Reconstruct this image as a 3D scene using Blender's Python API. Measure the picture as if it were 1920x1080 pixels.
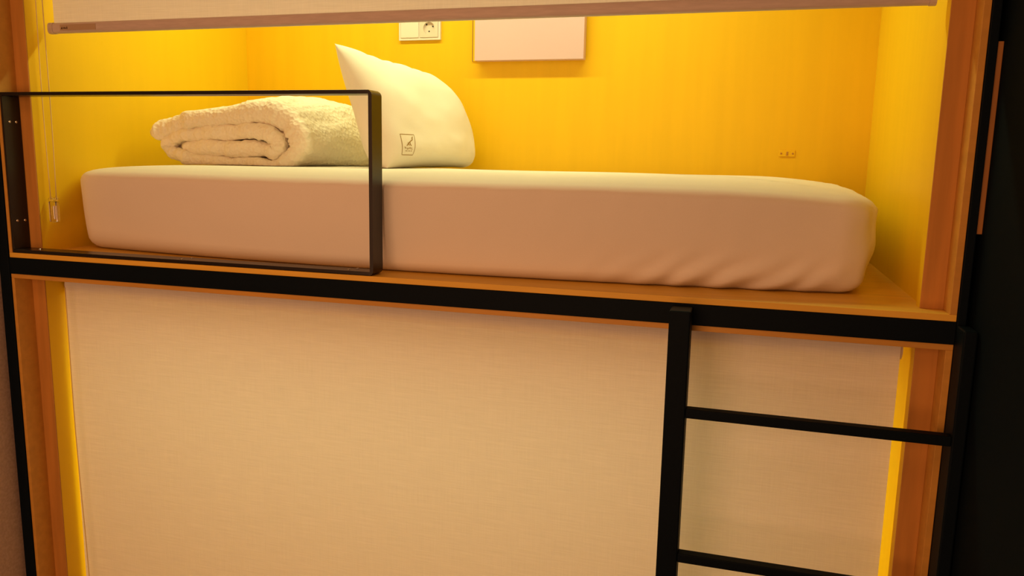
import bpy, bmesh, math, random
from mathutils import Vector, Matrix, noise, Euler
from mathutils.bvhtree import BVHTree

random.seed(7)
scene = bpy.context.scene
C = scene.collection
for o in list(bpy.data.objects):
    bpy.data.objects.remove(o)

# ------------------------------------------------------------------ camera
cam_data = bpy.data.cameras.new('camera')
cam = bpy.data.objects.new('camera', cam_data)
C.objects.link(cam)
cam.location = (1.8211, -1.5692, 0.2750)
cam.rotation_euler = (1.4087, -0.0192, 0.2895)
cam_data.sensor_width = 36.0
cam_data.lens = 1473.9 * 36.0 / 1920.0
cam_data.clip_start = 0.02
scene.camera = cam
FPX = 1473.9

# ------------------------------------------------------------------ world, exposure, lights
world = bpy.data.worlds.new('world')
scene.world = world
world.use_nodes = True
world.node_tree.nodes['Background'].inputs[0].default_value = (0.010, 0.008, 0.006, 1)
world.node_tree.nodes['Background'].inputs[1].default_value = 0.3
scene.view_settings.view_transform = 'Standard'
scene.view_settings.look = 'None'
scene.view_settings.gamma = 1.0
scene.view_settings.use_curve_mapping = False
scene.view_settings.exposure = 0.0

def area(name, loc, rot, sx, sy, energy, color):
    l = bpy.data.lights.new(name, 'AREA')
    l.shape = 'RECTANGLE'
    l.size, l.size_y = sx, sy
    l.energy = energy
    l.color = color
    o = bpy.data.objects.new(name, l)
    o.location = loc
    o.rotation_euler = rot
    C.objects.link(o)
    return o

W = 2.2            # clear width between the posts
D = 0.98            # depth of the sleeping pod
POD_TOP = 1.17
LOW_FLOOR = -1.20
FLOOR = -1.26
CEIL = 1.62
LED = (0.92, 0.98, 0.50)
ROOM = (1.0, 0.49, 0.225)
area('upper_pod_light', (0.98, 0.57, POD_TOP - 0.035), (0, 0, 0), 1.70, 0.04, 10.6, LED)
area('lower_pod_light', (0.98, 0.57, -0.095), (0, 0, 0), 1.70, 0.04, 12.0, LED)
area('room_ceiling_light', (0.85, -1.75, CEIL - 0.05), (math.radians(0), 0, 0), 1.3, 1.1, 7.5, ROOM)
# the room's other row of lit bunks, opposite this one
area('opposite_bunks_light', (0.95, -2.62, 0.10), (math.radians(90), 0, 0), 1.9, 2.0, 34.0, ROOM)

# ------------------------------------------------------------------ helpers
def lin(r, g, b):
    def f(c):
        c /= 255.0
        return c / 12.92 if c <= 0.04045 else ((c + 0.055) / 1.055) ** 2.4
    return (f(r), f(g), f(b), 1.0)

def material(name, col, rough=0.5, metal=0.0, spec=0.5):
    m = bpy.data.materials.new(name)
    m.use_nodes = True
    b = m.node_tree.nodes['Principled BSDF']
    b.inputs['Base Color'].default_value = (*col[:3], 1)
    b.inputs['Roughness'].default_value = rough
    b.inputs['Metallic'].default_value = metal
    b.inputs['Specular IOR Level'].default_value = spec
    return m

def add_noise(m, scale, stretch=(1, 1, 1), amount=0.15, bump=0.0, dist=0.002, detail=4, ramp=(0.35, 0.65)):
    """vary the base colour and the relief with a stretched object-space noise"""
    nt = m.node_tree
    N, L = nt.nodes, nt.links
    b = N['Principled BSDF']
    col = tuple(b.inputs['Base Color'].default_value)
    tc = N.new('ShaderNodeTexCoord')
    mp = N.new('ShaderNodeMapping')
    mp.inputs['Scale'].default_value = stretch
    nz = N.new('ShaderNodeTexNoise')
    nz.inputs['Scale'].default_value = scale
    nz.inputs['Detail'].default_value = detail
    L.new(tc.outputs['Object'], mp.inputs['Vector'])
    L.new(mp.outputs['Vector'], nz.inputs['Vector'])
    rp = N.new('ShaderNodeValToRGB')
    rp.color_ramp.elements[0].position = ramp[0]
    rp.color_ramp.elements[1].position = ramp[1]
    rp.color_ramp.elements[0].color = (*[c * (1 - amount) for c in col[:3]], 1)
    rp.color_ramp.elements[1].color = (*[min(1, c * (1 + amount)) for c in col[:3]], 1)
    L.new(nz.outputs['Fac'], rp.inputs['Fac'])
    L.new(rp.outputs['Color'], b.inputs['Base Color'])
    if bump:
        bp = N.new('ShaderNodeBump')
        bp.inputs['Strength'].default_value = bump
        bp.inputs['Distance'].default_value = dist
        L.new(nz.outputs['Fac'], bp.inputs['Height'])
        L.new(bp.outputs['Normal'], b.inputs['Normal'])
    return m

M = {}
M['ply_side'] = add_noise(material('warm_plywood', (0.83, 0.535, 0.008), 0.5, spec=0.25), 5, (6, 6, 0.4), 0.012)
M['ply_back'] = add_noise(material('orange_plywood', (0.81, 0.475, 0.006), 0.45, spec=0.25), 5, (6, 6, 0.4), 0.022)
M['ply_floor'] = add_noise(material('plywood_deck', (0.76, 0.44, 0.055), 0.5, spec=0.3), 8, (0.5, 6, 6), 0.06)
M['ply_edge'] = add_noise(material('plywood_edge', (0.56, 0.28, 0.05), 0.5, spec=0.3), 8, (0.6, 6, 6), 0.06)
M['wood_jamb'] = add_noise(material('brown_jamb_wood', (0.50, 0.225, 0.045), 0.55, spec=0.3), 9, (7, 7, 0.5), 0.08)  # browner wood tone than the linings
M['black'] = add_noise(material('black_powder_coat', (0.0030, 0.0062, 0.0100), 0.55, spec=0.06), 300, (1, 1, 1), 0.1, 0.06, 0.0005)
M['guard'] = add_noise(material('black_painted_flat_steel', (0.0090, 0.0055, 0.005), 0.28, spec=0.42), 300, (1, 1, 1), 0.1, 0.05, 0.0005)
M['screw'] = material('steel_screw', (0.55, 0.5, 0.45), 0.25, 1.0)
M['blind'] = material('woven_blind_fabric', (0.80, 0.73, 0.62), 0.85, spec=0.1)
M['bar'] = add_noise(material('blind_bottom_bar_plastic', (0.58, 0.48, 0.44), 0.45, spec=0.3), 30, (1, 8, 8), 0.05)
M['bar_label'] = material('blind_label_film', (0.46, 0.33, 0.22), 0.35)
M['ink'] = material('dark_ink', (0.05, 0.02, 0.01), 0.7)
M['sheet'] = add_noise(material('cotton_fitted_sheet', (0.80, 0.745, 0.67), 0.85, spec=0.1), 900, (1, 1, 1), 0.02, 0.12, 0.0006)
M['duvet'] = material('quilted_duvet_cotton', (0.84, 0.75, 0.62), 0.9, spec=0.1)
M['pillow'] = add_noise(material('pillow_cotton', (0.86, 0.80, 0.72), 0.85, spec=0.1), 700, (1, 1, 1), 0.02, 0.1, 0.0006)
M['print'] = material('pillow_print_brown', (0.36, 0.22, 0.07), 0.9, spec=0.05)
M['socket'] = material('white_socket_plastic', (0.76, 0.68, 0.62), 0.35)
M['socket_in'] = material('socket_insert_plastic', (0.70, 0.58, 0.50), 0.4)
M['hole'] = material('dark_socket_hole', (0.02, 0.012, 0.008), 0.8)
M['panel'] = add_noise(material('white_laminate', (0.66, 0.45, 0.48), 0.4, spec=0.3), 4, (1, 1, 1), 0.01)
M['cord'] = material('pale_cord', (0.80, 0.62, 0.26), 0.6)
M['room_wall'] = add_noise(material('tan_plaster', (0.42, 0.30, 0.25), 0.9, spec=0.1), 160, (1, 1, 1), 0.10, 0.25, 0.002)
M['room_dark'] = add_noise(material('black_laminate_wall', (0.0040, 0.0070, 0.0105), 0.8, spec=0.02), 3, (1, 1, 1), 0.05)
M['room_floor'] = add_noise(material('grey_vinyl_floor', (0.20, 0.18, 0.16), 0.6), 14, (1, 1, 1), 0.12)
M['room_ceiling'] = add_noise(material('white_ceiling_paint', (0.75, 0.72, 0.68), 0.9), 60, (1, 1, 1), 0.02)
M['brown_strip'] = add_noise(material('brown_strip_finish', (0.34, 0.14, 0.03), 0.5), 9, (7, 7, 0.5), 0.08)  # brown of the painted reflection by the right post; also the panel's edge strip

def emis(name, col, strength):
    m = bpy.data.materials.new(name)
    m.use_nodes = True
    nt = m.node_tree
    nt.nodes.clear()
    out = nt.nodes.new('ShaderNodeOutputMaterial')
    e = nt.nodes.new('ShaderNodeEmission')
    e.inputs[0].default_value = (*col, 1)
    e.inputs[1].default_value = strength
    nt.links.new(e.outputs[0], out.inputs[0])
    return m
M['led'] = emis('led_diffuser', LED, 3.0)
M['lamp'] = emis('ceiling_lamp_diffuser', ROOM, 1.0)

def glass():
    m = bpy.data.materials.new('clear_acrylic')
    m.use_nodes = True
    b = m.node_tree.nodes['Principled BSDF']
    b.inputs['Base Color'].default_value = (1, 0.97, 0.93, 1)
    b.inputs['Roughness'].default_value = 0.03
    b.inputs['Transmission Weight'].default_value = 1.0
    b.inputs['IOR'].default_value = 1.49
    return m
M['acrylic'] = glass()
M['chrome'] = material('chrome_pin', (0.85, 0.82, 0.8), 0.12, 1.0)

# woven blind: fine horizontal slubs and a plain weave
nt = M['blind'].node_tree
b = nt.nodes['Principled BSDF']
tc = nt.nodes.new('ShaderNodeTexCoord')
mp = nt.nodes.new('ShaderNodeMapping'); mp.inputs['Scale'].default_value = (12, 1, 420)
nz = nt.nodes.new('ShaderNodeTexNoise'); nz.inputs['Scale'].default_value = 1.0; nz.inputs['Detail'].default_value = 3
mp2 = nt.nodes.new('ShaderNodeMapping'); mp2.inputs['Scale'].default_value = (420, 1, 14)
nz2 = nt.nodes.new('ShaderNodeTexNoise'); nz2.inputs['Scale'].default_value = 1.0; nz2.inputs['Detail'].default_value = 2
ad = nt.nodes.new('ShaderNodeMath'); ad.operation = 'MULTIPLY_ADD'; ad.inputs[1].default_value = 0.5
rp = nt.nodes.new('ShaderNodeValToRGB')
rp.color_ramp.elements[0].position = 0.45; rp.color_ramp.elements[1].position = 1.05
rp.color_ramp.elements[0].color = (0.76, 0.76, 0.78, 1); rp.color_ramp.elements[1].color = (0.90, 0.90, 0.92, 1)
bp = nt.nodes.new('ShaderNodeBump'); bp.inputs['Strength'].default_value = 0.15; bp.inputs['Distance'].default_value = 0.0006
L = nt.links
L.new(tc.outputs['Object'], mp.inputs[0]); L.new(tc.outputs['Object'], mp2.inputs[0])
L.new(mp.outputs[0], nz.inputs['Vector']); L.new(mp2.outputs[0], nz2.inputs['Vector'])
L.new(nz2.outputs['Fac'], ad.inputs[0]); L.new(nz.outputs['Fac'], ad.inputs[2])
L.new(ad.outputs[0], rp.inputs['Fac']); L.new(rp.outputs['Color'], b.inputs['Base Color'])
L.new(ad.outputs[0], bp.inputs['Height']); L.new(bp.outputs['Normal'], b.inputs['Normal'])

# the cloth lets a little of the pod's light through
tr = nt.nodes.new('ShaderNodeBsdfTranslucent'); tr.inputs['Color'].default_value = (0.88, 0.85, 0.80, 1)
mx = nt.nodes.new('ShaderNodeMixShader'); mx.inputs[0].default_value = 0.19
L.new(b.outputs[0], mx.inputs[1]); L.new(tr.outputs[0], mx.inputs[2])
L.new(mx.outputs[0], nt.nodes['Material Output'].inputs['Surface'])

# quilted duvet cotton: a waffle of small seersucker puckers
nt = M['duvet'].node_tree
b = nt.nodes['Principled BSDF']
tc = nt.nodes.new('ShaderNodeTexCoord')
vo = nt.nodes.new('ShaderNodeTexVoronoi'); vo.inputs['Scale'].default_value = 95
nz = nt.nodes.new('ShaderNodeTexNoise'); nz.inputs['Scale'].default_value = 38; nz.inputs['Detail'].default_value = 4
ad = nt.nodes.new('ShaderNodeMath'); ad.operation = 'ADD'
bp = nt.nodes.new('ShaderNodeBump'); bp.inputs['Strength'].default_value = 0.6; bp.inputs['Distance'].default_value = 0.006
L = nt.links
L.new(tc.outputs['Object'], vo.inputs['Vector']); L.new(tc.outputs['Object'], nz.inputs['Vector'])
L.new(vo.outputs['Distance'], ad.inputs[0]); L.new(nz.outputs['Fac'], ad.inputs[1])
L.new(ad.outputs[0], bp.inputs['Height']); L.new(bp.outputs['Normal'], b.inputs['Normal'])

def obj(name, bm, mat, parent=None, smooth=False, angle=None):
    me = bpy.data.meshes.new(name)
    bm.normal_update()
    bm.to_mesh(me)
    bm.free()
    me.materials.append(mat)
    if smooth:
        for p in me.polygons:
            p.use_smooth = True
        if angle:
            me.set_sharp_from_angle(angle=math.radians(angle))
    o = bpy.data.objects.new(name, me)
    C.objects.link(o)
    if parent is not None:
        o.parent = parent
        o.matrix_parent_inverse = Matrix.Translation(-parent_loc(parent))
    return o

def parent_loc(p):
    v = Vector(p.location)
    return v

def thing(name, label, cat, loc=(0, 0, 0), group=None):
    o = bpy.data.objects.new(name, None)
    o.empty_display_size = 0.05
    o.location = loc
    C.objects.link(o)
    tag(o, label, cat, group)
    return o

def tag(o, label, cat, group=None):
    o['label'] = label
    o['category'] = cat
    if group:
        o['group'] = group
    return o

def struct(name, bm, mat):
    o = obj(name, bm, mat)
    o['kind'] = 'structure'
    return o

def add_box(bm, x0, x1, y0, y1, z0, z1, bevel=0.0, seg=2):
    t = bmesh.new()
    bmesh.ops.create_cube(t, size=1.0)
    for v in t.verts:
        v.co = Vector(((x0 + x1) / 2 + v.co.x * (x1 - x0), (y0 + y1) / 2 + v.co.y * (y1 - y0), (z0 + z1) / 2 + v.co.z * (z1 - z0)))
    if bevel:
        bmesh.ops.bevel(t, geom=t.edges[:], offset=bevel, segments=seg, affect='EDGES', profile=0.5)
    me = bpy.data.meshes.new('tmp')
    t.to_mesh(me); t.free()
    bm.from_mesh(me)
    bpy.data.meshes.remove(me)
    return bm

def box(x0, x1, y0, y1, z0, z1, bevel=0.0, seg=2):
    return add_box(bmesh.new(), x0, x1, y0, y1, z0, z1, bevel, seg)

def tube(pts, r, n=8, bm=None):
    bm = bm or bmesh.new()
    pts = [Vector(p) for p in pts]
    rings = []
    for i, p in enumerate(pts):
        d = (pts[min(i + 1, len(pts) - 1)] - pts[max(i - 1, 0)]).normalized()
        a = d.cross(Vector((0.31, 0.9, 0.2))).normalized()
        b2 = d.cross(a)
        rings.append([bm.verts.new(p + (a * math.cos(2 * math.pi * k / n) + b2 * math.sin(2 * math.pi * k / n)) * r) for k in range(n)])
    for i in range(len(rings) - 1):
        for k in range(n):
            bm.faces.new((rings[i][k], rings[i][(k + 1) % n], rings[i + 1][(k + 1) % n], rings[i + 1][k]))
    bm.faces.new(list(reversed(rings[0])))
    bm.faces.new(rings[-1])
    bmesh.ops.recalc_face_normals(bm, faces=bm.faces[:])
    return bm

def screw_bm(p, axis, r=0.0034, h=0.0018):
    """domed screw head with a cross slot, standing on p and pointing along axis"""
    bm = bmesh.new()
    prof = [(r, 0), (r, h * 0.35), (r * 0.8, h * 0.8), (r * 0.42, h), (r * 0.34, h * 0.55)]
    rings = []
    n = 14
    for (q, z) in prof:
        rings.append([bm.verts.new((q * math.cos(2 * math.pi * k / n), q * math.sin(2 * math.pi * k / n), z)) for k in range(n)])
    for i in range(len(rings) - 1):
        for k in range(n):
            bm.faces.new((rings[i][k], rings[i][(k + 1) % n], rings[i + 1][(k + 1) % n], rings[i + 1][k]))
    bm.faces.new(rings[-1])
    bm.faces.new(list(reversed(rings[0])))
    rot = Vector((0, 0, 1)).rotation_difference(Vector(axis)).to_matrix().to_4x4()
    bmesh.ops.transform(bm, matrix=Matrix.Translation(Vector(p)) @ rot, verts=bm.verts)
    return bm

# ------------------------------------------------------------------ the room
XL, XR, YF, YB = -0.0335, 2.2245, -2.7, 1.06
struct('floor', box(XL - 0.1, XR + 0.1, YF - 0.1, YB + 0.1, FLOOR - 0.1, FLOOR), M['room_floor'])
struct('ceiling', box(XL - 0.1, XR + 0.1, YF - 0.1, YB + 0.1, CEIL, CEIL + 0.1), M['room_ceiling'])
struct('wall_left', box(XL - 0.1, XL, YF - 0.1, YB + 0.1, FLOOR, CEIL), M['room_wall'])
struct('wall_right', box(XR, XR + 0.1, YF - 0.1, YB + 0.1, FLOOR, CEIL), M['room_dark'])
struct('wall_back', box(XL, XR, YB, YB + 0.1, FLOOR, CEIL), M['room_wall'])
struct('wall_front', box(XL, XR, YF - 0.1, YF, FLOOR, CEIL), M['room_wall'])
struct('reflection_strip', box(2.2152, XR, 0.0, 0.018, 0.16, 0.490, 0.0008), M['brown_strip'])  # added strip: its brown paints in a warm reflection beside the post

lamp = thing('ceiling_lamp', 'flat square lamp panel on the room ceiling in front of the bunks', 'lamp', (0.85, -1.75, CEIL))
bm = bmesh.new()
for (a, b_, c, d) in ((0.18, 0.22, -2.32, -1.18), (1.48, 1.52, -2.32, -1.18), (0.22, 1.48, -2.32, -2.28), (0.22, 1.48, -1.22, -1.18)):
    add_box(bm, a, b_, c, d, CEIL - 0.045, CEIL, 0.002)
obj('frame', bm, M['socket'], lamp)
obj('diffuser', box(0.22, 1.48, -2.28, -1.22, CEIL - 0.03, CEIL - 0.02), M['lamp'], lamp)

# ------------------------------------------------------------------ black steel frame of the bunk
fr = thing('bunk_bed', 'black square steel stand around the two sleeping pods', 'bunk bed', (W / 2, 0.02, FLOOR))
obj('post', box(-0.0325, 0.0, -0.004, 0.045, FLOOR, 1.30, 0.0015), M['black'], fr)
obj('post', box(W, W + 0.0150, -0.004, 0.045, FLOOR, 1.30, 0.0015), M['black'], fr)
obj('rail', box(0.0, W, -0.003, 0.045, -0.0425, -0.0003, 0.0015), M['black'], fr)
obj('rail', box(0.0, W, -0.003, 0.045, 1.215, 1.257, 0.0015), M['black'], fr)
obj('rail', box(0.0, W, -0.003, 0.045, FLOOR, FLOOR + 0.042, 0.0015), M['black'], fr)

# ------------------------------------------------------------------ sleeping pods
def pod(label, z0, z1, base, top):
    t = thing('sleeping_pod', label, 'sleeping pod', (W / 2, 0.5, z0))
    e = 0.0006
    obj('floor_panel', box(e, W - e, 0.0, D + 0.02, z0, z0 + base, 0.0008), M['ply_floor'], t)
    obj('ceiling_panel', box(e, W - e, 0.0, D + 0.02, z1 - top, z1, 0.0008), M['ply_edge'], t)
    za, zb = z0 + base, z1 - top
    obj('side_panel', box(e, 0.010, 0.0, D + 0.02, za, zb, 0.0008), M['ply_edge'], t)
    obj('side_panel', box(W - 0.0125, W - e, 0.0, D + 0.02, za, zb, 0.0008), M['ply_edge'], t)
    obj('side_lining', box(0.010, 0.0510, 0.056, D, za, zb), M['ply_side'], t)
    obj('side_lining', box(W - 0.0430, W - 0.0125, 0.054, D, za, zb), M['ply_side'], t)
    obj('back_panel', box(0.010, W - 0.0125, D, D + 0.02, za, zb), M['ply_back'], t)
    obj('jamb_board', box(0.010, 0.0512, 0.052, 0.056, za, zb, 0.0008), M['wood_jamb'], t)
    obj('jamb_lipping', box(W - 0.0525, W - 0.0430, 0.054, 0.086, za, zb, 0.0006), M['ply_side'], t)
    obj('jamb_board', box(W - 0.0527, W - 0.0125, 0.050, 0.054, za, zb, 0.0008), M['wood_jamb'], t)
    return t
pod('upper open sleeping pod lined with glowing yellow plywood', 0.0, POD_TOP + 0.02, 0.0125, 0.02)
pod('lower sleeping pod below the rail, closed by its blind', -1.21, -0.0425, 0.0125, 0.0115)

def led_bar(label, z):
    t = thing('pod_light', label, 'light', (0.98, 0.57, z))
    bm = bmesh.new()
    add_box(bm, 0.12, 1.84, 0.535, 0.605, z - 0.012, z - 0.0004, 0.002)
    for q in (0.11, 1.84):
        add_box(bm, q, q + 0.01, 0.535, 0.605, z - 0.03, z - 0.0004, 0.002)
    obj('housing', bm, M['socket'], t)
    obj('diffuser', box(0.122, 1.838, 0.542, 0.598, z - 0.026, z - 0.0125, 0.003), M['led'], t)
led_bar('long slim lamp under the ceiling of the upper pod', POD_TOP)
led_bar('long slim lamp under the ceiling of the lower pod', -0.054)

# ------------------------------------------------------------------ guard rail
g = thing('guard_rail', 'open black flat-steel guard rail at left front edge of the upper bunk', 'guard rail', (0.52, 0.025, 0.013))
gx0, gx1, gz0, gz1, gy0, gy1, gt = 0.0105, 1.0365, 0.0130, 0.4170, 0.0015, 0.0500, 0.0085
GR = 0.012
obj('top_bar', box(gx0, gx1 - gt, gy0, gy1, gz1 - gt, gz1, 0.0012), M['guard'], g)
obj('side_plate', box(gx0, gx0 + 0.006, gy0, gy1, gz0 + gt, gz1 - gt, 0.0008), M['guard'], g)
sp = [c for c in g.children if c.name.startswith('side_plate')][0]
obj('base_plate', box(gx0, gx1 - gt, gy0, gy1, gz0, gz0 + gt, 0.0012), M['guard'], g)
bp_ = [c for c in g.children if c.name.startswith('base_plate')][0]
bm = bmesh.new()   # right end with rounded outer corners
prof = []
for (cx, cz, a0) in ((gx1 - GR, gz0 + GR, -90), (gx1 - GR, gz1 - GR, 0)):
    for k in range(7):
        a = math.radians(a0 + 15 * k)
        prof.append((cx + GR * math.cos(a), cz + GR * math.sin(a)))
prof = [(gx1 - gt, gz0)] * (gx1 - gt < gx1 - GR - 1e-9) + [q for q in prof if q[0] >= gx1 - gt] + [(gx1 - gt, gz1)] * (gx1 - gt < gx1 - GR - 1e-9)
inner = [(gx1 - gt, gz1), (gx1 - gt, gz0)]
pl = [q for q in prof] + inner
va = [bm.verts.new((q[0], gy0, q[1])) for q in pl]
vb = [bm.verts.new((q[0], gy1, q[1])) for q in pl]
bm.faces.new(va); bm.faces.new(list(reversed(vb)))
for k in range(len(pl)):
    j = (k + 1) % len(pl)
    bm.faces.new((va[k], vb[k], vb[j], va[j]))
bmesh.ops.recalc_face_normals(bm, faces=bm.faces[:])
obj('end_bar', bm, M['guard'], g)
for (y, z) in ((0.0185, 0.345), (0.0370, 0.345), (0.0175, 0.094), (0.0400, 0.094)):
    o = obj('screw', screw_bm((gx0 + 0.006, y, z), (1, 0, 0)), M['screw']); o.parent = sp
for (x, y) in ((0.072, 0.027), (0.519, 0.016), (0.528, 0.041), (0.968, 0.018), (0.978, 0.040)):
    o = obj('screw', screw_bm((x, y, gz0 + gt), (0, 0, 1)), M['screw']); o.parent = bp_

# ------------------------------------------------------------------ ladder
ld = thing('bunk_ladder', 'black steel ladder hooked on the rail at the right', 'ladder', (1.95, -0.035, FLOOR))
def stile(x0, x1):
    return box(x0, x1, -0.061, -0.004, FLOOR, -0.0050, 0.003, 3)
obj('stile', stile(1.6925, 1.7335), M['black'], ld)
obj('stile', stile(2.199, 2.2215), M['black'], ld)
for k in range(4):
    z = -0.198 - 0.302 * k
    obj('rung', box(1.7335, 2.199, -0.059, -0.036, z - 0.019, z, 0.002), M['black'], ld)

# ------------------------------------------------------------------ roller blinds
def blind(label, x0, x1, ztop, zbot, cordz, cords, weight):
    t = thing('roller_blind', label, 'blind', ((x0 + x1) / 2, 0.105, ztop))
    yb = 0.108
    fabtop = ztop - 0.002
    bm = bmesh.new()      # cloth, two-sided with a little thickness and a slight ripple
    nx, nz_ = 60, 20
    grid = {}
    for i in range(nx + 1):
        for j in range(nz_ + 1):
            x = x0 + (x1 - x0) * i / nx
            z = zbot + (fabtop - zbot) * j / nz_
            grid[i, j] = bm.verts.new((x, yb + 0.0010 * noise.noise(Vector((x * 2.1, 0.3, z * 1.3))), z))
    for i in range(nx):
        for j in range(nz_):
            bm.faces.new((grid[i, j], grid[i + 1, j], grid[i + 1, j + 1], grid[i, j + 1]))
    obj('fabric', bm, M['blind'], t, smooth=True, angle=40)
    # bottom bar: flattened oval tube with round end caps
    def oval(xa, xb, hz, hy, n=20, zc=zbot - 0.012):
        b2 = bmesh.new()
        rings = []
        for x in (xa, xb):
            ring = []
            for k in range(n):
                a = 2 * math.pi * k / n
                ca, sa = math.cos(a), math.sin(a)
                ring.append(b2.verts.new((x, yb + hy * math.copysign(abs(ca) ** 0.6, ca), zc + hz * math.copysign(abs(sa) ** 0.75, sa))))
            rings.append(ring)
        for k in range(n):
            b2.faces.new((rings[0][k], rings[0][(k + 1) % n], rings[1][(k + 1) % n], rings[1][k]))
        b2.faces.new(rings[0]); b2.faces.new(rings[1])
        bmesh.ops.recalc_face_normals(b2, faces=b2.faces[:])
        return b2
    bar = obj('bottom_bar', oval(x0 + 0.003, x1 - 0.003, 0.0130, 0.0100), M['bar'], t, smooth=True, angle=50)
    for (a, b_) in ((x0 - 0.012, x0 + 0.0028), (x1 - 0.0028, x1 + 0.009)):
        cap = oval(a, b_, 0.0142, 0.0110)
        obj('end_cap', cap, M['bar'], t, smooth=True, angle=50)
    rt = tube([(x0 - 0.005, yb + 0.0245, ztop - 0.03), (x1 + 0.005, yb + 0.0245, ztop - 0.03)], 0.022, 20)
    obj('roller_tube', rt, M['bar'], t, smooth=True, angle=50)
    for x, xe in cords:
        pts = []
        for k in range(15):
            f = k / 14
            pts.append((x + (xe - x) * f + 0.0025 * math.sin(f * 7 + x * 90), 0.078, ztop - 0.03 + (cordz - ztop + 0.03) * f))
        obj('cord', tube(pts, 0.0013, 6), M['cord'], t, smooth=True)
    if weight:
        wx, wz = weight
        wt = obj('cord_weight', box(wx - 0.0120, wx + 0.0120, 0.0715, 0.0845, wz - 0.0540, wz, 0.0028, 3), M['acrylic'], t, smooth=True, angle=45)
        for s in (-1, 1):
            ring = [(wx + s * 0.0085 + 0.0048 * math.cos(2 * math.pi * k / 14), 0.078 + 0.003 * math.sin(2 * math.pi * k / 14), wz + 0.0065 + 0.0050 * math.sin(2 * math.pi * k / 14)) for k in range(15)]
            o = obj('eyelet', tube(ring, 0.0019, 7), M['acrylic'], smooth=True); o.parent = wt
        pin = bmesh.new()
        pts = [((wx + 0.002), 0.078, wz - 0.012), ((wx + 0.0025), 0.078, wz - 0.046)]
        tube(pts, 0.0036, 12, pin)
        o = obj('metal_pin', pin, M['chrome'], smooth=True, angle=50); o.parent = wt
    return t, bar

ub, ubar = blind('rolled-down cream fabric blind with grey bar across the top of the upper pod', 0.088, 2.124, POD_TOP - 0.002, 0.5965, 0.1485,
                 ((0.064, 0.0655), (0.092, 0.0835)), (0.0745, 0.1430))
# small maker's sticker on the front of the bar, its marks too small to read
lab = obj('sticker', box(0.116, 0.228, 0.0970, 0.0982, 0.5775, 0.5915, 0.0003), M['bar_label'], None); lab.parent = ubar
bm = bmesh.new()
v = [bm.verts.new(q) for q in ((0.1195, 0.0966, 0.5805), (0.1255, 0.0966, 0.5805), (0.1235, 0.0966, 0.5865))]
bm.faces.new(v)
for (x, w_, z, h) in ((0.1280, 0.0022, 0.5808, 0.0042), (0.1313, 0.0018, 0.5810, 0.0040), (0.1340, 0.0020, 0.5808, 0.0030), (0.1378, 0.0022, 0.5803, 0.0058)):
    v = [bm.verts.new(q) for q in ((x, 0.0966, z), (x + w_, 0.0966, z), (x + w_, 0.0966, z + h), (x, 0.0966, z + h))]
    bm.faces.new(v)
r = bmesh.ops.extrude_face_region(bm, geom=bm.faces[:])
bmesh.ops.translate(bm, vec=(0, 0.0003, 0), verts=[q for q in r['geom'] if isinstance(q, bmesh.types.BMVert)])
bmesh.ops.recalc_face_normals(bm, faces=bm.faces[:])
o = obj('sticker_mark', bm, M['ink'], None); o.parent = ubar

blind('fully lowered beige fabric blind closing the lower pod behind the ladder', 0.0605, 2.133, -0.056, -1.13, -1.02,
      ((0.089, 0.101),), (0.097, -1.025))

# ------------------------------------------------------------------ mattress
MX0, MX1, MY0, MY1, MZ = 0.0545, 2.082, 0.146, 0.965, 0.0130
def outline(inset, n, R):
    """rounded rectangle, front a little bowed, n points, starting at front-left, anticlockwise"""
    x0, x1, y0, y1 = MX0 + inset, MX1 - inset, MY0 + inset, MY1 - inset
    R = max(0.012, R - inset * 0.8)
    R = min(R, (y1 - y0) / 2 - 1e-3)
    segs = []
    lx, ly, la = (x1 - x0 - 2 * R), (y1 - y0 - 2 * R), math.pi * R / 2
    tot = 2 * lx + 2 * ly + 4 * la
    pts = []
    for k in range(n):
        s = tot * k / n
        if s < lx: p, nn = (x0 + R + s, y0), (0, -1)
        elif s < lx + la:
            a = -math.pi / 2 + (s - lx) / R; p, nn = (x1 - R + R * math.cos(a), y0 + R + R * math.sin(a)), (math.cos(a), math.sin(a))
        elif s < lx + la + ly: p, nn = (x1, y0 + R + s - lx - la), (1, 0)
        elif s < lx + 2 * la + ly:
            a = (s - lx - la - ly) / R; p, nn = (x1 - R + R * math.cos(a), y1 - R + R * math.sin(a)), (math.cos(a), math.sin(a))
        elif s < 2 * lx + 2 * la + ly: p, nn = (x1 - R - (s - lx - 2 * la - ly), y1), (0, 1)
        elif s < 2 * lx + 3 * la + ly:
            a = math.pi / 2 + (s - 2 * lx - 2 * la - ly) / R; p, nn = (x0 + R + R * math.cos(a), y1 - R + R * math.sin(a)), (math.cos(a), math.sin(a))
        elif s < 2 * lx + 3 * la + 2 * ly: p, nn = (x0, y1 - R - (s - 2 * lx - 3 * la - ly)), (-1, 0)
        else:
            a = math.pi + (s - 2 * lx - 3 * la - 2 * ly) / R; p, nn = (x0 + R + R * math.cos(a), y0 + R + R * math.sin(a)), (math.cos(a), math.sin(a))
        bow = 0.086 * (1 - ((p[0] - 1.08) / 1.0) ** 2)
        pts.append((p[0], p[1] - (bow if nn[1] < -0.2 else 0) * (-nn[1] if nn[1] < 0 else 0), nn))
    return pts
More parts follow.
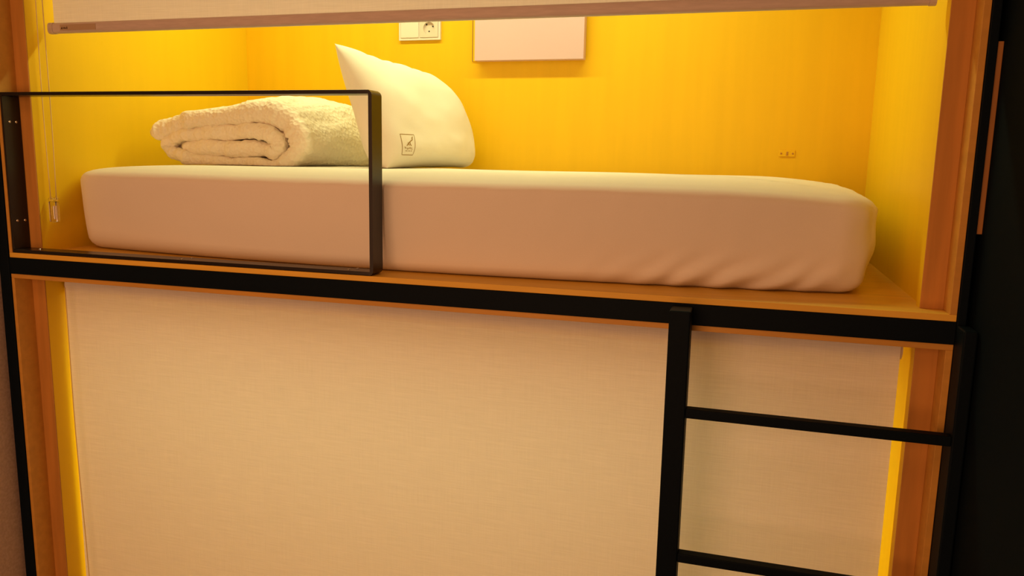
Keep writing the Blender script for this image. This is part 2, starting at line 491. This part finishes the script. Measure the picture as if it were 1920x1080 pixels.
def mattress_mesh():
    bm = bmesh.new()
    n = 640
    prof = []        # (inset, z)
    r0, r1, H = 0.038, 0.029, 0.2120
    for k in range(6):
        a = math.radians(90 * k / 5); prof.append((r0 * (1 - math.sin(a)) + 0.010, MZ + r0 * (1 - math.cos(a))))
    for k in range(1, 12):
        f = k / 12
        z = MZ + r0 + (H - r1 - r0) * f
        prof.append((0.010 * (1 - math.sin(math.pi * f * 0.5)), z))
    for k in range(8):
        a = math.radians(78 * k / 7); prof.append((r1 * (1 - math.cos(a)), MZ + H - r1 + r1 * math.sin(a)))
    base_in, base_z = prof[-1]
    for k in range(1, 15):
        f = k / 14
        ins = base_in + (0.40 - base_in) * f ** 1.4
        prof.append((ins, base_z + 0.020 * (1 - (1 - f) ** 2.4)))
    loops = []
    for (ins, z) in prof:
        pts = outline(ins, n, 0.075)
        loop = []
        for (x, y, nn) in pts:
            d = 0.0
            hz = (z - MZ) / H
            if hz < 0.93:
                # tucked-in sheet: diagonal drag folds low on the front near the right corner, softer elsewhere
                fr_ = max(0.0, -nn[1])
                wgt = math.exp(-((x - 1.80) / 0.20) ** 2) * max(0.0, 1 - hz / 0.42) * fr_
                d += 0.0085 * wgt * math.sin(((x - 1.5) * 0.62 - (z - MZ) * 0.9) * 120 + 2.2 * noise.noise(Vector((x * 9, z * 8, 1))))
                d += 0.0022 * noise.noise(Vector((x * 5, y * 5, z * 9))) * math.sin(min(1, hz) * math.pi)
                d += 0.0010 * noise.noise(Vector((x * 21, y * 21, z * 15)))
                cr = max(0.0, nn[0]) * (1 if x > 1 else 0)
                d += 0.011 * cr * noise.noise(Vector((y * 26, z * 13, 4.0)))
            zz = z
            if hz > 0.9:
                zz += 0.0020 * noise.noise(Vector((x * 4, y * 4, 2.0)))
                cr2 = math.exp(-((x - 2.05) / 0.06) ** 2)
                zz += 0.004 * cr2 * noise.noise(Vector((x * 20, y * 22, 7.0)))
            # the ends sag a little
            sag = (0.006 + (0.016 * max(0.0, 1 - (y - MY0) / 0.35) if x > 1.09 else -0.004)) * max(0.0, (abs(x - 1.09) - 0.62) / 0.37) ** 2
            zz -= sag * hz
            loop.append(bm.verts.new((x + nn[0] * d, y + nn[1] * d, zz)))
        loops.append(loop)
    for i in range(len(loops) - 1):
        for k in range(n):
            bm.faces.new((loops[i][k], loops[i][(k + 1) % n], loops[i + 1][(k + 1) % n], loops[i + 1][k]))
    bm.faces.new(list(reversed(loops[0])))
    bm.faces.new(loops[-1])
    return bm
mt = obj('mattress', mattress_mesh(), M['sheet'], None, smooth=True)
tag(mt, 'white mattress in a fitted sheet lying on the deck of the upper pod', 'mattress')
mt_bvh = BVHTree.FromObject(mt, bpy.context.evaluated_depsgraph_get())
def mat_top(x, y):
    h = mt_bvh.ray_cast(Vector((x, y, 1.0)), Vector((0, 0, -1)))
    return h[0].z if h[0] else 0.24

# ------------------------------------------------------------------ folded duvet
def catmull(pts, n):
    out = []
    P = [Vector(p) for p in pts]
    P = [P[0] * 2 - P[1]] + P + [P[-1] * 2 - P[-2]]
    for i in range(1, len(P) - 2):
        for k in range(n):
            t = k / n
            a, b_, c, d = P[i - 1], P[i], P[i + 1], P[i + 2]
            out.append(0.5 * ((2 * b_) + (c - a) * t + (2 * a - 5 * b_ + 4 * c - d) * t * t + (3 * b_ - a - 3 * c + d) * t ** 3))
    out.append(P[-2])
    return out
# path of the folded layers in the end face (units: pixels of a sketch, then metres), with the half thickness at each point
FOLD = [(118, 775, 58), (260, 742, 72), (460, 690, 62), (700, 660, 66), (940, 640, 72), (1130, 620, 80), (1290, 645, 84), (1420, 715, 84),
        (1490, 850, 84), (1420, 960, 72), (1300, 1010, 40), (1120, 1003, 42), (860, 1003, 46), (600, 985, 46), (420, 962, 46),
        (290, 928, 50), (236, 868, 52), (300, 822, 54), (430, 790, 48), (620, 772, 54), (840, 768, 60), (1050, 752, 60), (1210, 768, 56),
        (1300, 832, 60), (1270, 905, 58), (1120, 892, 60), (900, 898, 60), (680, 888, 60), (405, 886, 56)]
DY0, DY1 = 0.36, 0.93
S = 0.000352          # metres per sketch unit
DXL = 0.142           # x of the sketch's left tip
def duvet_mesh():
    bm = bmesh.new()
    pts = catmull([Vector((a, b_, c)) for a, b_, c in FOLD], 12)
    half = (DY1 - DY0) / 2
    yc = (DY0 + DY1) / 2
    rings = []
    NE, NS = 11, 22           # points on each rolled edge, and along each flat side
    sec = []                  # (along Y -1..1 of the straight part, edge dy, edge dn)
    for k in range(NE):
        a = math.pi * k / (NE - 1) - math.pi / 2
        sec.append((-1.0, -math.cos(a), math.sin(a)))
    for k in range(1, NS):
        sec.append((-1.0 + 2.0 * k / NS, 0.0, 1.0))
    for k in range(NE):
        a = math.pi / 2 - math.pi * k / (NE - 1)
        sec.append((1.0, math.cos(a), math.sin(a)))
    for k in range(1, NS):
        sec.append((1.0 - 2.0 * k / NS, 0.0, -1.0))
    nv = len(sec)
    for i, q in enumerate(pts):
        a = pts[max(i - 1, 0)]; c = pts[min(i + 1, len(pts) - 1)]
        t = Vector((c.x - a.x, -(c.y - a.y)))
        t.normalize()
        nrm = Vector((-t.y, t.x))
        x = DXL + (q.x - 90) * S * 0.985
        z = 0.0 + (1048 - q.y) * S * 1.04
        th = q.z * S * 1.10
        endf = min(1.0, (min(i, len(pts) - 1 - i) + 0.6) / 7.0)
        th *= math.sqrt(1 - (1 - endf) ** 2)
        ring = []
        for (ys, ey, en) in sec:
            L_ = i * 0.12
            re = th * 0.75
            yy = ys * (half - re) + ey * re
            side = 1 if en > 0 else -1
            puff = 1 + 0.20 * noise.noise(Vector((L_ * 1.3, yy * 6, 3.1 + side * 0.4))) + 0.16 * noise.noise(Vector((L_ * 3.6, yy * 14, 9.0)))
            px = x + nrm.x * en * th * puff
            pz = z + nrm.y * en * th * puff
            ye = yc + yy + 0.012 * noise.noise(Vector((L_ * 0.7, 5.0 + ys, 0.5))) + 0.005 * noise.noise(Vector((L_ * 2.6, ys * 2, 1.5)))
            # the pile swells towards the middle of its depth
            s = 1 + 0.16 * (1 - ((ye - yc) / half) ** 2) * min(1, max(0, (pz - 0.06) / 0.10))
            wr = 0.0026 * noise.noise(Vector((px * 22, ye * 22, pz * 22))) + 0.0012 * noise.noise(Vector((px * 60, ye * 60, pz * 60)))
            ring.append(Vector((px + wr, ye, pz * s + wr)))
        rings.append(ring)
    zmin = min(v.z for r_ in rings for v in r_)
    vr = []
    for r_ in rings:
        row = []
        for v in r_:
            f = mat_top(min(max(v.x, MX0 + 0.02), MX1), min(v.y, MY1 - 0.02)) + 0.0015
            z = v.z + 0.2325
            row.append(bm.verts.new((v.x, v.y, max(z, f))))
        vr.append(row)
    for i in range(len(vr) - 1):
        for k in range(nv):
            bm.faces.new((vr[i][k], vr[i][(k + 1) % nv], vr[i + 1][(k + 1) % nv], vr[i + 1][k]))
    bm.faces.new(vr[0]); bm.faces.new(vr[-1])
    bmesh.ops.recalc_face_normals(bm, faces=bm.faces[:])
    return bm
dv = obj('duvet', duvet_mesh(), M['duvet'], None, smooth=True)
tag(dv, 'thick white duvet folded in layers on the left of the mattress', 'duvet')

# ------------------------------------------------------------------ pillow leaning on the duvet
def pillow_mesh():
    bm = bmesh.new()
    # four border curves: near end (v bottom to top), far end, bottom, top; near corner first
    near = catmull([(0.868, 0.425, 0.2420), (0.828, 0.42, 0.315), (0.776, 0.415, 0.450), (0.688, 0.40, 0.612)], 12)
    far = catmull([(0.885, 0.945, 0.2450), (0.905, 0.95, 0.285), (0.907, 0.945, 0.335), (0.905, 0.940, 0.392)], 12)
    bot = catmull([(0.868, 0.425, 0.2420), (0.875, 0.60, 0.2450), (0.89, 0.80, 0.2460), (0.885, 0.945, 0.2450)], 16)
    top = catmull([(0.688, 0.40, 0.612), (0.757, 0.55, 0.560), (0.797, 0.70, 0.545), (0.846, 0.84, 0.517), (0.905, 0.940, 0.392)], 12)
    nu, nvv = len(bot) - 1, len(near) - 1
    def samp(c, f):
        x = f * (len(c) - 1); i = min(int(x), len(c) - 2)
        return c[i].lerp(c[i + 1], x - i)
    NU, NV = 72, 56
    def base(u, v):
        a = near_v = samp(near, v); b_ = samp(far, v)
        c = samp(bot, u); d = samp(top, u)
        P00, P01, P10, P11 = near[0], near[-1], far[0], far[-1]
        return a.lerp(b_, u) + c.lerp(d, v) - (P00.lerp(P10, u)).lerp(P01.lerp(P11, u), v)
    front, back = {}, {}
    for i in range(NU + 1):
        for j in range(NV + 1):
            u = 0.5 - 0.5 * math.cos(math.pi * i / NU); v = 0.5 - 0.5 * math.cos(math.pi * j / NV)
            k_ = 0.36 * (1 - u) if v > 0.5 else 0.10
            U0, V0 = 2 * u - 1, 2 * v - 1
            u, v = (0.5 + 0.5 * U0 * math.sqrt(1 - k_ * V0 * V0 / 2), 0.5 + 0.5 * V0 * math.sqrt(1 - k_ * U0 * U0 / 2))
            p = base(u, v)
            e = 1e-3
            du = base(min(1, u + e), v) - base(max(0, u - e), v)
            dv_ = base(u, min(1, v + e)) - base(u, max(0, v - e))
            n = du.cross(dv_)
            if n.length < 1e-12: n = Vector((1, 0, 0))
            n.normalize()
            if n.x < 0: n = -n
            U, V = U0, V0
            prof = (max(0, 1 - abs(U) ** (5.0 if U < 0 else 3.0)) ** 0.52) * (max(0, 1 - abs(V) ** 3.0) ** 0.60)
            prof2 = prof * (1 - 0.30 * v)
            wr = 0.009 * noise.noise(Vector((u * 5, v * 4, 2.2))) + 0.0022 * noise.noise(Vector((u * 13, v * 11, 5.2)))
            seam = 0.009 * math.sin(u * 60 + 3 * noise.noise(Vector((u * 9, 0, 0)))) * math.exp(-((1 - v) / 0.05)) + 0.003 * math.sin(v * 46) * math.exp(-((1 - u) / 0.06))
            # lower part bellies forward, the top stays thin
            pf = p + n * (0.098 * prof2 + wr * prof + seam * 0.4)
            pb = p - n * (0.094 * prof2 + wr * prof * 0.5)
            for q in (pf, pb):
                f = mat_top(min(max(q.x, MX0 + 0.02), MX1), min(q.y, MY1 - 0.02)) + 0.0015
                if q.z < f:
                    q.z = f
                q.y = min(q.y, D - 0.004)
            front[i, j] = pf; back[i, j] = pb
    V_ = {}
    for i in range(NU + 1):
        for j in range(NV + 1):
            edge = i in (0, NU) or j in (0, NV)
            V_[0, i, j] = bm.verts.new(front[i, j])
            V_[1, i, j] = V_[0, i, j] if edge else bm.verts.new(back[i, j])
    for i in range(NU):
        for j in range(NV):
            for s in (0, 1):
                q = [V_[s, i, j], V_[s, i + 1, j], V_[s, i + 1, j + 1], V_[s, i, j + 1]]
                if s: q.reverse()
                try: bm.faces.new(q)
                except ValueError: pass
    bmesh.ops.recalc_face_normals(bm, faces=bm.faces[:])
    return bm
pw = obj('pillow', pillow_mesh(), M['pillow'], None, smooth=True)
tag(pw, 'plump white pillow stood on edge, leaning against the folded duvet', 'pillow')
bpy.context.view_layer.update()
pw_bvh = BVHTree.FromObject(pw, bpy.context.evaluated_depsgraph_get())

# printed badge low on the pillow's face: a framed leaping figure over two short lines of lettering
# laid out in the plane of the face (a runs along the pillow, h up it) and wrapped onto the cloth
CR = cam.rotation_euler.to_matrix()
def on_pillow(u, v):
    d = (CR @ Vector(((u - 960) / FPX, -(v - 540) / FPX, -1))).normalized()
    h = pw_bvh.ray_cast(Vector(cam.location), d)
    return h[0], h[1]
def strokes_on(centre, lines, scale, w):
    """centre: a point of the cloth; lines: strokes in badge units; wrapped along the local surface"""
    p0, n0 = centre
    if n0.dot(p0 - Vector(cam.location)) > 0: n0 = -n0
    ax = Vector((0, 0, 1)).cross(n0).normalized()
    up = n0.cross(ax).normalized()
    bm = bmesh.new()
    for ln in lines:
        dense = []
        for (a, b_) in zip(ln[:-1], ln[1:]):
            for k in range(6):
                f = k / 6
                dense.append((a[0] + (b_[0] - a[0]) * f, a[1] + (b_[1] - a[1]) * f))
        dense.append(ln[-1])
        row = []
        for i, q in enumerate(dense):
            a = dense[max(i - 1, 0)]; c = dense[min(i + 1, len(dense) - 1)]
            t = Vector((c[0] - a[0], c[1] - a[1])).normalized()
            nn = Vector((-t.y, t.x)) * w / 2
            pair = []
            for s in (1, -1):
                wp = p0 + (ax * (q[0] * scale[0] + s * nn.x) + up * (q[1] * scale[1] + s * nn.y)) + n0 * 0.06
                h = pw_bvh.ray_cast(wp, -n0)
                pos = (h[0] + n0 * 0.0006) if h[0] else (wp - n0 * 0.06)
                pair.append(bm.verts.new(pos))
            row.append(pair)
        for i in range(len(row) - 1):
            bm.faces.new((row[i][0], row[i][1], row[i + 1][1], row[i + 1][0]))
    return bm
c0 = on_pillow(765.5, 271)

if c0[0]:
    fr_l = [[(-0.5, 0.5), (0.5, 0.5), (0.48, 0), (0.44, -0.5), (-0.36, -0.5), (-0.38, -0.15), (-0.5, 0.5)]]
    fig = [[(0.32, 0.36), (0.30, 0.24), (0.12, 0.14), (-0.02, 0.02), (-0.10, -0.06)], [(0.12, 0.14), (0.14, 0.0), (0.22, -0.05)], [(-0.02, 0.1), (0.05, 0.0), (0.08, -0.04)],
           [(0.26, 0.30), (0.36, 0.40)]]
    txt = [[(-0.26, -0.12), (-0.14, -0.15)], [(-0.20, -0.13), (-0.19, -0.22)], [(-0.08, -0.15), (-0.09, -0.22), (0.0, -0.22), (0.01, -0.15)], [(0.08, -0.22), (0.1, -0.14), (0.17, -0.16), (0.16, -0.22)],
           [(0.24, -0.13), (0.25, -0.23), (0.3, -0.23)], [(-0.18, -0.31), (-0.02, -0.31)], [(0.03, -0.31), (0.14, -0.31)], [(0.19, -0.31), (0.28, -0.31)]]
    def bd(lines, w):
        return strokes_on(c0, lines, (BW, BH), w)
    n0 = c0[1]
    BW, BH = 0.052, 0.056
    o = obj('badge_frame', bd(fr_l, 0.0017), M['print'], None); o.parent = pw
    o = obj('badge_figure', bd(fig, 0.0026), M['print'], None); o.parent = pw
    o = obj('badge_lettering', bd(txt, 0.0016), M['print'], None); o.parent = pw

# ------------------------------------------------------------------ things on the back wall
sk = thing('wall_socket', 'white double wall socket on the yellow back wall above the pillow', 'socket', (0.724, D, 0.709))
yf = D - 0.0095
obj('cover_plate', box(0.649, 0.7985, yf, D, 0.6685, 0.7500, 0.002), M['socket'], sk)
obj('blank_insert', box(0.6555, 0.7215, yf - 0.0025, yf, 0.6760, 0.7425, 0.002), M['socket'], sk)
# right insert: square plate with a round recessed well
bm = bmesh.new()
cx, cz, R_, n = 0.7585, 0.7055, 0.0205, 40
sq, ri, bo = [], [], []
for k in range(n):
    a = 2 * math.pi * k / n + math.pi / 4
    ca, sa = math.cos(a), math.sin(a)
    m_ = 0.0325 / max(abs(ca), abs(sa))
    sq.append(bm.verts.new((cx + ca * m_, yf - 0.0025, max(0.676, min(0.7425, 0.709 + sa * m_)))))
    ri.append(bm.verts.new((cx + ca * R_, yf - 0.0025, cz + sa * R_)))
    bo.append(bm.verts.new((cx + ca * R_ * 0.96, yf + 0.0060, cz + sa * R_ * 0.96)))
sb = [bm.verts.new((q.co.x, yf, q.co.z)) for q in sq]
for k in range(n):
    j = (k + 1) % n
    bm.faces.new((sq[k], sq[j], ri[j], ri[k])); bm.faces.new((ri[k], ri[j], bo[j], bo[k])); bm.faces.new((sb[k], sb[j], sq[j], sq[k]))
bm.faces.new(bo)
bmesh.ops.recalc_face_normals(bm, faces=bm.faces[:])
ins = obj('socket_insert', bm, M['socket_in'], sk)
for (x, z, w_, h) in ((0.7475, 0.7185, 0.0058, 0.0046), (0.7700, 0.7120, 0.0052, 0.0052), (0.7565, 0.6965, 0.0050, 0.0050)):
    o = obj('pin_hole', tube([(x, yf - 0.0032 + 0.0085, z), (x, yf + 0.0055, z)], w_ / 2, 12), M['hole'], None); o.parent = ins
# the cover plate must not fill the well: cut it back behind the insert
cp = [c for c in sk.children if c.name.startswith('cover_plate')][0]
bm = bmesh.new()
add_box(bm, 0.649, 0.7985, yf + 0.0062, D, 0.6685, 0.7500)
for (a, b_, c, d) in ((0.649, 0.7255, 0.6685, 0.75), (0.7915, 0.7985, 0.6685, 0.75), (0.7255, 0.7915, 0.6685, 0.6760), (0.7255, 0.7915, 0.7425, 0.75)):
    add_box(bm, a, b_, yf, yf + 0.0063, c, d)
bm.to_mesh(cp.data); bm.free()

wp = thing('wall_panel', 'white rectangular panel fixed high on the yellow back wall', 'panel', (1.105, D, 0.6))
obj('backing_board', box(0.9165, 1.29, D - 0.005, D, 0.5955, 0.80, 0.0005), M['ply_side'], wp)
obj('front_panel', box(0.9330, 1.2960, D - 0.0370, D - 0.0050, 0.5935, 0.80, 0.0012), M['panel'], wp)
obj('edge_strip', box(0.9135, 0.9165, D - 0.0050, D, 0.5955, 0.80, 0.0004), M['brown_strip'], wp)

pt = thing('wall_bracket', 'tiny wood-coloured bracket plate with two screws low on the back wall', 'bracket', (1.929, D, 0.31))
obj('plate', box(1.9060, 1.9520, D - 0.0030, D, 0.2990, 0.3185, 0.0012), M['ply_back'], pt)
for x in (1.9125, 1.9455):
    obj('screw', screw_bm((x, D - 0.0030, 0.3085), (0, -1, 0), 0.0030, 0.0012), M['wood_jamb'], pt)
bm = bmesh.new()
add_box(bm, 1.9262, 1.9318, D - 0.0050, D - 0.0030, 0.3030, 0.3080, 0.0008)
add_box(bm, 1.9270, 1.9325, D - 0.0050, D - 0.0030, 0.3095, 0.3140, 0.0008)
obj('catch', bm, M['wood_jamb'], pt)

# parts built in world coordinates: keep every child where it was drawn
bpy.context.view_layer.update()
for o in bpy.data.objects:
    if o.parent is not None:
        r_ = o.parent
        while r_.parent is not None:
            r_ = r_.parent
        o.matrix_parent_inverse = Matrix.Translation(-Vector(r_.location)) if o.parent is r_ else Matrix.Identity(4)
for (o, d) in ((sk, (0.008, 0, -0.003)), (wp, (0.005, 0, -0.002))):
    o.location = Vector(o.location) + Vector(d)
